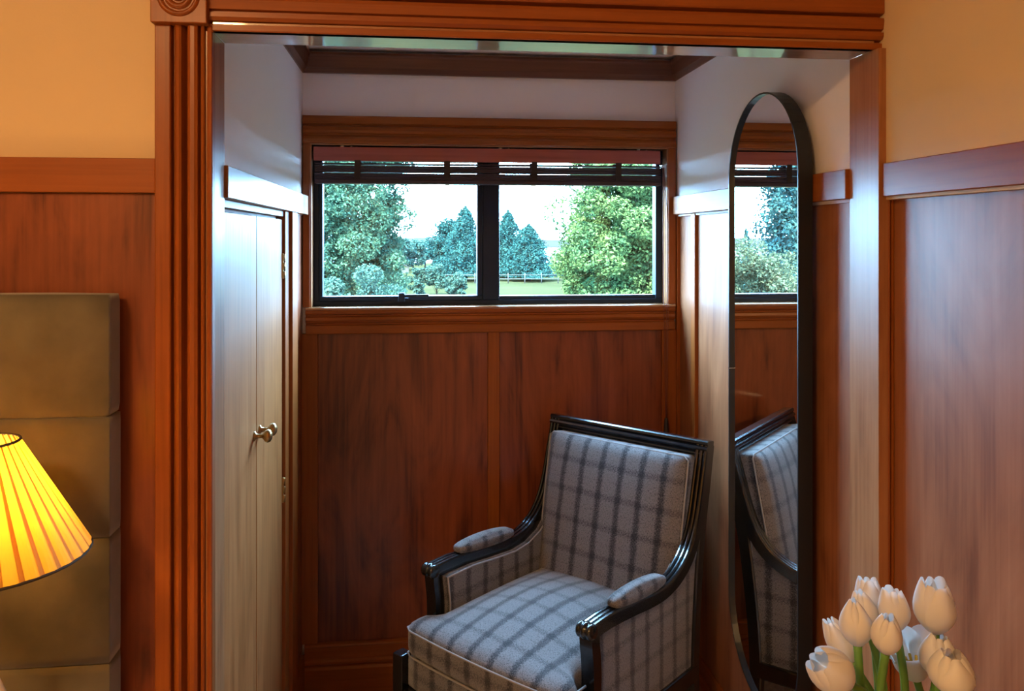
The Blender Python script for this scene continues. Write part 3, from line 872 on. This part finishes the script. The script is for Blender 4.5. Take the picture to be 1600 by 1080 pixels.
# ------------------------------------------------------------------ tulips in a vase on a side table
vt = thing('side_table', 'small dark side table under the tulip vase', 'table', (0.49, 0.80, 0))
lathe('table_top', [(0.0, 0.78), (0.19, 0.78), (0.195, 0.787), (0.195, 0.797), (0.19, 0.803), (0.0, 0.803)], 'dark_wood', vt, seg=40)
lathe('pedestal', [(0.0, 0.0), (0.15, 0.0), (0.15, 0.012), (0.03, 0.03), (0.02, 0.10), (0.02, 0.70), (0.05, 0.78), (0.0, 0.78)], 'dark_wood', vt, seg=28)
VX, VY, VZ = 0.49, 0.806, 0.803
va = tag(lathe('vase', [(0.0, 0.0), (0.045, 0.0), (0.062, 0.03), (0.066, 0.08), (0.055, 0.14), (0.042, 0.175), (0.048, 0.20), (0.044, 0.20), (0.038, 0.175), (0.050, 0.14), (0.060, 0.08), (0.056, 0.03), (0.0, 0.012)], 'white_ceramic', None, (0, 0, 0), seg=36),
         'white ceramic vase holding the tulips', 'vase')
va.location = (VX, VY, VZ)

def petal_mesh(R, Hh, half, openness, curl, inner):
    """one tulip petal, base at the origin, flower axis +z, petal centred on +x"""
    ns_, nt_ = 12, 9
    vs_, fs = [], []
    for i in range(ns_ + 1):
        s_ = i / ns_
        r = R * (0.16 + 0.84 * math.sin(min(1.0, s_ / 0.46) * PI / 2) ** 0.8) if s_ < 0.46 else R * (1.0 - (0.66 - openness) * ((s_ - 0.46) / 0.54) ** 1.8)
        w = half * (0.55 + 0.45 * math.sin(min(1, s_ / 0.4) * PI / 2)) * (1 - 0.24 * s_ ** 3)
        for j in range(nt_ + 1):
            t = -1 + 2 * j / nt_
            a = t * w
            rr = r * (1 - inner - 0.05 * abs(t)) + curl * R * max(0, s_ - 0.7) * 2
            z = Hh * s_ * (1 - 0.21 * abs(t) ** 3.0 * s_ ** 2)
            rr += 0.03 * R * math.cos(t * PI * 1.5) * s_          # midrib
            vs_.append((rr * math.cos(a), rr * math.sin(a), z))
    m = nt_ + 1
    for i in range(ns_):
        for j in range(nt_):
            fs.append([i * m + j, i * m + j + 1, (i + 1) * m + j + 1, (i + 1) * m + j])
    return vs_, fs

CT, ST = math.cos(math.atan(148 / 1280.0)), math.sin(math.atan(148 / 1280.0))
def tulip(base, lean, R, Hh, label, openness=0.05, spin=0.0, curl=0.0, stamen=False, via=None):
    """base: foot of the flower; lean: direction of its axis"""
    t = thing('tulip', label, 'tulip', base, 0, 'white tulips in the vase')
    ax = Vector(lean).normalized()
    q = Vector((0, 0, 1)).rotation_difference(ax)
    for k in range(6):
        inner = k >= 3
        vs_, fs = petal_mesh(R, Hh * (0.97 if inner else 1.0) * (1 + 0.03 * math.sin(k * 2.3)), 1.05 if not inner else 0.95, openness + 0.02 * math.sin(k * 1.7), curl if not inner else curl * 0.3, 0.10 if inner else 0.0)
        rot = Matrix.Rotation(spin + (k % 3) * 2 * PI / 3 + (PI / 3 if inner else 0), 3, 'Z')
        from_py('petal', [q @ (rot @ Vector(v)) for v in vs_], fs, 'petal', t, True)
    if stamen:
        for k in range(5):
            a = k * 2 * PI / 5
            tube('stamen', [q @ Vector((0.002 * math.cos(a), 0.002 * math.sin(a), 0.004)), q @ Vector((0.006 * math.cos(a), 0.006 * math.sin(a), Hh * 0.55))], 0.0016, 'stamen_mat', t, 6)
    b = Vector(base)
    foot = Vector((VX, VY, VZ + 0.03)) + Vector((0.018 * math.sin(base[0] * 90), 0.018 * math.cos(base[1] * 90), 0))
    rim = Vector((VX + (b.x - VX) * 0.28, VY + (b.y - VY) * 0.28, VZ + 0.20))
    near = b - ax * 0.06
    near.z = min(near.z, b.z - 0.03)
    pts = spline([p - b for p in (foot, rim, (rim + near) / 2 + Vector((0, 0, 0.01)), near, b + ax * 0.004)], 6)
    tube('stem', pts, [0.0042] * (len(pts) - 1) + [0.0048], 'stem_mat', t, 8)
    return t

def at(u, v, d):
    """room point seen at picture position (u, v) from the camera spot at depth d"""
    a, b = (u - 800) / 1280.0, (372 - v) / 1280.0
    return Vector(((a * CT + ST) * d, (-a * ST + CT) * d, EYE + b * d))
RT, UP, FW = Vector((CT, -ST, 0)), Vector((0, 0, 1)), Vector((ST, CT, 0))
def ln(r, u, f): return RT * r + UP * u + FW * f
tl = [
    (at(1461, 990, 0.86), ln(-0.05, 1, -0.1), 0.0213, 0.058, 'largest upright white tulip, highest on the right of the bunch', 0.20, 0.5, 0.10, False),
    (at(1401, 987, 0.87), ln(-0.10, 1, 0.1), 0.0165, 0.045, 'white tulip with open rim between the cluster and the tall right tulip', 0.22, 1.3, 0.08, False),
    (at(1362, 968, 0.92), ln(-0.02, 1, 0.2), 0.0165, 0.044, 'rearmost white tulip at the top of the bunch', 0.22, 0.2, 0.05, False),
    (at(1358, 985, 0.88), ln(-0.22, 1, 0.1), 0.0145, 0.042, 'white tulip half hidden between the rearmost and the central ones', 0.02, 0.9, 0.0, False),
    (at(1340, 1010, 0.82), ln(-0.10, 1, -0.05), 0.0165, 0.0485, 'closed pointed white tulip in front at left centre', -0.12, 1.05, 0.0, False),
    (at(1383, 1021, 0.80), ln(-0.02, 1, -0.25), 0.0150, 0.0425, 'small closed white tulip in front at the centre of the bunch', 0.05, 0.55, 0.0, False),
    (at(1332, 1036, 0.86), ln(-0.55, 1, 0.1), 0.0150, 0.050, 'slender white tulip leaning left behind the closed pointed one', 0.02, 0.2, 0.0, False),
    (at(1322, 1066, 0.80), ln(-0.70, 0.62, -0.35), 0.0215, 0.050, 'leftmost white tulip, tipped over towards the mirror', 0.16, 0.8, 0.05, False),
    (at(1432, 1062, 0.90), ln(-0.30, 1, -0.15), 0.0205, 0.050, 'fully open white tulip showing yellow stamens', 0.90, 0.15, 0.45, True),
    (at(1465, 1060, 0.85), ln(0.02, 1, -0.05), 0.0200, 0.047, 'white tulip directly below the largest upright one', 0.08, 1.0, 0.0, False),
    (at(1486, 1085, 0.80), ln(-0.02, 1, -0.1), 0.0220, 0.043, 'lowest right white tulip, cut by the picture edge', 0.08, 0.35, 0.0, False),
]
for (b, l, R, Hh, lab, op, sp_, cu, stm) in tl:
    tulip(b, l, R, Hh, lab, op, sp_, cu, stm)

# ------------------------------------------------------------------ the garden outside (ground lies a storey below)
GZ = -3.0
def gnd(u, d):
    p = at(u, 372, d); return Vector((p.x, p.y, GZ))
lawn = struct(box('ground_lawn', (-260, 260), (3.4, 152), (GZ - 0.3, GZ), 'lawn_mat', bev=0), 'pale green lawn beyond the window', 'lawn')
lake = struct(box('ground_lake', (-600, 600), (152, 430), (GZ - 0.6, GZ - 0.25), 'lake_mat', bev=0), 'bright lake beyond the lawn', 'lake')
# low hills on the far shore
vs_, fs = [], []
NX, NY = 90, 8
for j in range(NY + 1):
    for i in range(NX + 1):
        x = -600 + 1200 * i / NX
        y = 405 + 140 * j / NY
        hgt = (4.2 + 1.3 * math.sin(x * 0.021 + 1.0) + 0.8 * math.sin(x * 0.057)) * math.sin(PI * min(1.0, j / NY * 0.55 + 0.02))
        vs_.append((x, y, GZ - 0.4 + hgt))
for j in range(NY):
    for i in range(NX):
        a = j * (NX + 1) + i
        fs.append([a, a + 1, a + NX + 2, a + NX + 1])
tag(from_py('far_hills', vs_, fs, 'hill_mat', None, True), 'low hazy blue hills on the far lake shore', 'hills', kind='structure')

def leaf_cloud(name, pts, size, mat, parent, up_bias=0.3):
    """one crown: a folded leaf blade on every point"""
    pts = np.asarray(pts, dtype=np.float64)
    n = len(pts)
    nrm = rng.normal(size=(n, 3)); nrm[:, 2] = np.abs(nrm[:, 2]) + up_bias
    nrm /= np.linalg.norm(nrm, axis=1, keepdims=True)
    t = rng.normal(size=(n, 3)); t -= nrm * np.sum(t * nrm, axis=1, keepdims=True)
    t /= np.linalg.norm(t, axis=1, keepdims=True)
    b = np.cross(nrm, t)
    s = (size * rng.uniform(0.65, 1.35, n))[:, None]
    v = np.empty((n, 4, 3))
    v[:, 0] = pts - t * s
    v[:, 1] = pts - b * s * 0.55 + nrm * s * 0.18
    v[:, 2] = pts + t * s
    v[:, 3] = pts + b * s * 0.55 + nrm * s * 0.18
    me = bpy.data.meshes.new(name)
    me.vertices.add(n * 4); me.loops.add(n * 4); me.polygons.add(n)
    me.vertices.foreach_set('co', v.reshape(-1))
    me.loops.foreach_set('vertex_index', np.arange(n * 4))
    me.polygons.foreach_set('loop_start', np.arange(0, n * 4, 4))
    me.polygons.foreach_set('loop_total', np.full(n, 4))
    me.update(calc_edges=True)
    return link(name, me, mat, parent)

def broadleaf(name, label, base, height, crown_r, crown_lo, n, size, mat, blobs=40, spread=0.33, top=0.75, group=None, cat='tree', trunk_r=0.14):
    """tree with a trunk, limbs and a crown of leaf clumps; base at ground"""
    t = thing(name, label, cat, base, 0, group)
    hc = height - crown_lo
    cen = []
    while len(cen) < blobs:
        p = rng.uniform(-1, 1, 3)
        if np.linalg.norm(p) > 1: continue
        zz_ = (p[2] + 1) / 2
        wid = 1 - (1 - top) * zz_
        cen.append((p[0] * crown_r * wid, p[1] * crown_r * wid, crown_lo + hc * zz_))
    cen = np.array(cen)
    ix = rng.integers(0, blobs, n)
    g = rng.normal(size=(n, 3)); g /= np.linalg.norm(g, axis=1, keepdims=True)
    rad = crown_r * spread * rng.uniform(0.55, 1.1, blobs)[ix] * rng.uniform(0.35, 1.0, n) ** 0.5
    pts = cen[ix] + g * rad[:, None] * np.array([1, 1, 0.8])
    leaf_cloud('crown', pts, size, mat, t)
    tube('trunk', [(0, 0, 0), (0.05, 0.02, crown_lo * 0.6), (0, 0.05, crown_lo + hc * 0.75)], [trunk_r, trunk_r * 0.75, trunk_r * 0.2], 'bark', t, 10)
    for k in range(0, blobs, max(1, blobs // 9)):
        c0 = cen[k]
        z0 = max(crown_lo * 0.7, c0[2] - 0.9 * crown_r)
        tube('limb', [(0, 0.03, z0), (c0[0] * 0.5, c0[1] * 0.5, (z0 + c0[2]) / 2 + 0.05), tuple(c0)], [trunk_r * 0.3, trunk_r * 0.2, trunk_r * 0.06], 'bark', t, 6)
    return t

def conifer(name, label, base, height, radius, n, size, mat, lo=0.08, group=None, droop=0.25, trunk_r=0.2, tiers=16, power=0.8):
    t = thing(name, label, 'conifer', base, 0, group)
    u_ = rng.uniform(0, 1, n) ** 1.5                        # more needles low down
    tier = np.floor(u_ * tiers) / tiers
    zf = lo + (1 - lo) * np.clip(tier + rng.normal(0, 0.35 / tiers, n), 0, 1)
    a = rng.uniform(0, 2 * PI, n)
    lob = 1 + 0.24 * np.sin(a * 3 + tier * 40) + 0.16 * np.sin(a * 7 + tier * 91) + 0.10 * np.sin(a * 13 + tier * 57)
    rmax = radius * np.clip(1 - (zf - lo) / (1 - lo), 0.012, 1) ** power * lob
    rr = rmax * rng.uniform(0.05, 1.0, n) ** 0.55
    pts = np.stack([rr * np.cos(a), rr * np.sin(a), zf * height - droop * rr * 0.6], axis=1)
    leaf_cloud('foliage', pts, size, mat, t, 0.1)
    tube('trunk', [(0, 0, 0), (0, 0, height * 0.5), (0, 0, height * 0.985)], [trunk_r, trunk_r * 0.6, 0.02], 'bark', t, 10)
    return t

# near trees
broadleaf('birch_tree', 'large airy leafy tree filling the left window pane', gnd(540, 17), 8.6, 1.25, 1.9, 170000, 0.034, 'leaf_birch', 230, 0.32, 0.95)
broadleaf('maple_tree', 'bright yellow-green leafy tree filling the right window pane', gnd(1003, 22), 8.6, 2.45, 1.2, 190000, 0.048, 'leaf_maple', 260, 0.25, 0.75)
conifer('blue_spruce', 'bluish conifer behind the right edge of the bright leafy tree', gnd(1075, 40), 10.5, 3.0, 12000, 0.16, 'needle', 0.1)
broadleaf('garden_shrub', 'pale teal leafy shrub below the left leafy tree', gnd(560, 13), 4.15, 0.75, 2.2, 16000, 0.030, 'leaf_shrub', 30, 0.40, 0.8, cat='shrub', trunk_r=0.05)
# distant conifers behind the fence
grp = 'distant conifers behind the white fence'
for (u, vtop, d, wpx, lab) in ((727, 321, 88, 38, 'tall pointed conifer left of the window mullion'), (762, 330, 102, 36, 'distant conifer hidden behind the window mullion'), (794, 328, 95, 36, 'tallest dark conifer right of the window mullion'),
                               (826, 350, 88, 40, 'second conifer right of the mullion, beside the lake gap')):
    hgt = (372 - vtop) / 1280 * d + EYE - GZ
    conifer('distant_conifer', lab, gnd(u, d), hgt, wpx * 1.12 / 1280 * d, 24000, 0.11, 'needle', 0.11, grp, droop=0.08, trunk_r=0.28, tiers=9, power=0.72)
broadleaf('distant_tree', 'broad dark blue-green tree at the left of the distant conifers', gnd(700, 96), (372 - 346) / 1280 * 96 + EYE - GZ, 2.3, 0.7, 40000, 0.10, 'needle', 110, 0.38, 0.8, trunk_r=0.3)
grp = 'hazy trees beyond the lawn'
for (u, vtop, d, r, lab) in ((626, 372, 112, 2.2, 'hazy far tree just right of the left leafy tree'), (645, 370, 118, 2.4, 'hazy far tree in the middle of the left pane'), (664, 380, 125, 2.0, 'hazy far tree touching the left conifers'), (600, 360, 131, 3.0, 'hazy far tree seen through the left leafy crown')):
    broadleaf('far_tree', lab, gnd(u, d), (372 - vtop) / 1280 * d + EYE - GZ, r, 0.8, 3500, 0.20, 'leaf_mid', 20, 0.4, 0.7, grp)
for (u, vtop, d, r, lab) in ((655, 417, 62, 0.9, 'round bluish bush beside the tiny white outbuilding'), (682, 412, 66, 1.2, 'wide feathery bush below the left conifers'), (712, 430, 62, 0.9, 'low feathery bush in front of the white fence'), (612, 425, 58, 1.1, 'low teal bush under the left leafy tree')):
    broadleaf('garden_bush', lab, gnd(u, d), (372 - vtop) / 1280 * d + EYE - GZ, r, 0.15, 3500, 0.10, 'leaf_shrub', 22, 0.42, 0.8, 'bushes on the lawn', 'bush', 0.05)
# seen in the mirror, off to the left of the window
MXP = 2 * 0.914
def mir(u, d):
    p = at(u, 372, d); return Vector((MXP - p.x, p.y, GZ))
conifer('cedar_tree', 'tall layered conifer reflected in the mirror', mir(1243, 34), 10.8, 2.0, 40000, 0.09, 'needle_near', 0.05, tiers=18, power=0.55)
conifer('young_conifer', 'small pale conifer tip reflected in the mirror beside the tall one', mir(1166, 60), 5.3, 0.9, 2500, 0.12, 'needle_near', 0.05)
broadleaf('flowering_shrub', 'pale flowering shrub reflected low in the mirror', mir(1180, 16), 4.45, 1.15, 1.9, 24000, 0.036, 'leaf_pale', 50, 0.36, 0.75, cat='shrub', trunk_r=0.06)

# white rail fence along the lawn
fe = thing('rail_fence', 'white post-and-rail fence in front of the distant conifers', 'fence', gnd(780, 83.5))
fdir = (gnd(900, 83.5) - gnd(690, 83.5)).normalized()
p0, p1 = gnd(690, 83.5) - gnd(780, 83.5), gnd(872, 83.5) - gnd(780, 83.5)
L_ = (p1 - p0).length
for z in (0.45, 0.85):
    tube('rail', [p0 + Vector((0, 0, z)), p1 + Vector((0, 0, z))], 0.035, 'white_paint', fe, 6)
for k in range(8):
    p = p0.lerp(p1, k / 7)
    tube('post', [p, p + Vector((0, 0, 1.05))], 0.05, 'white_paint', fe, 6)
# little white shed far down the lawn
b = gnd(632, 108)
sh = thing('garden_shed', 'tiny white outbuilding far down the lawn by the round bush', 'shed', b)
box('wall', (-0.55, 0.55), (-0.4, 0.4), (0, 0.7), 'white_paint', sh, bev=0.01)
extrude('roof', [(-0.65, 0.66), (0.0, 1.05), (0.65, 0.66), (0.65, 0.72), (0.0, 1.12), (-0.65, 0.72)], 'y', -0.5, 0.5, 'roof_grey', sh)
box('chimney', (0.1, 0.28), (-0.1, 0.1), (0.85, 1.6), 'white_paint', sh, bev=0.01)
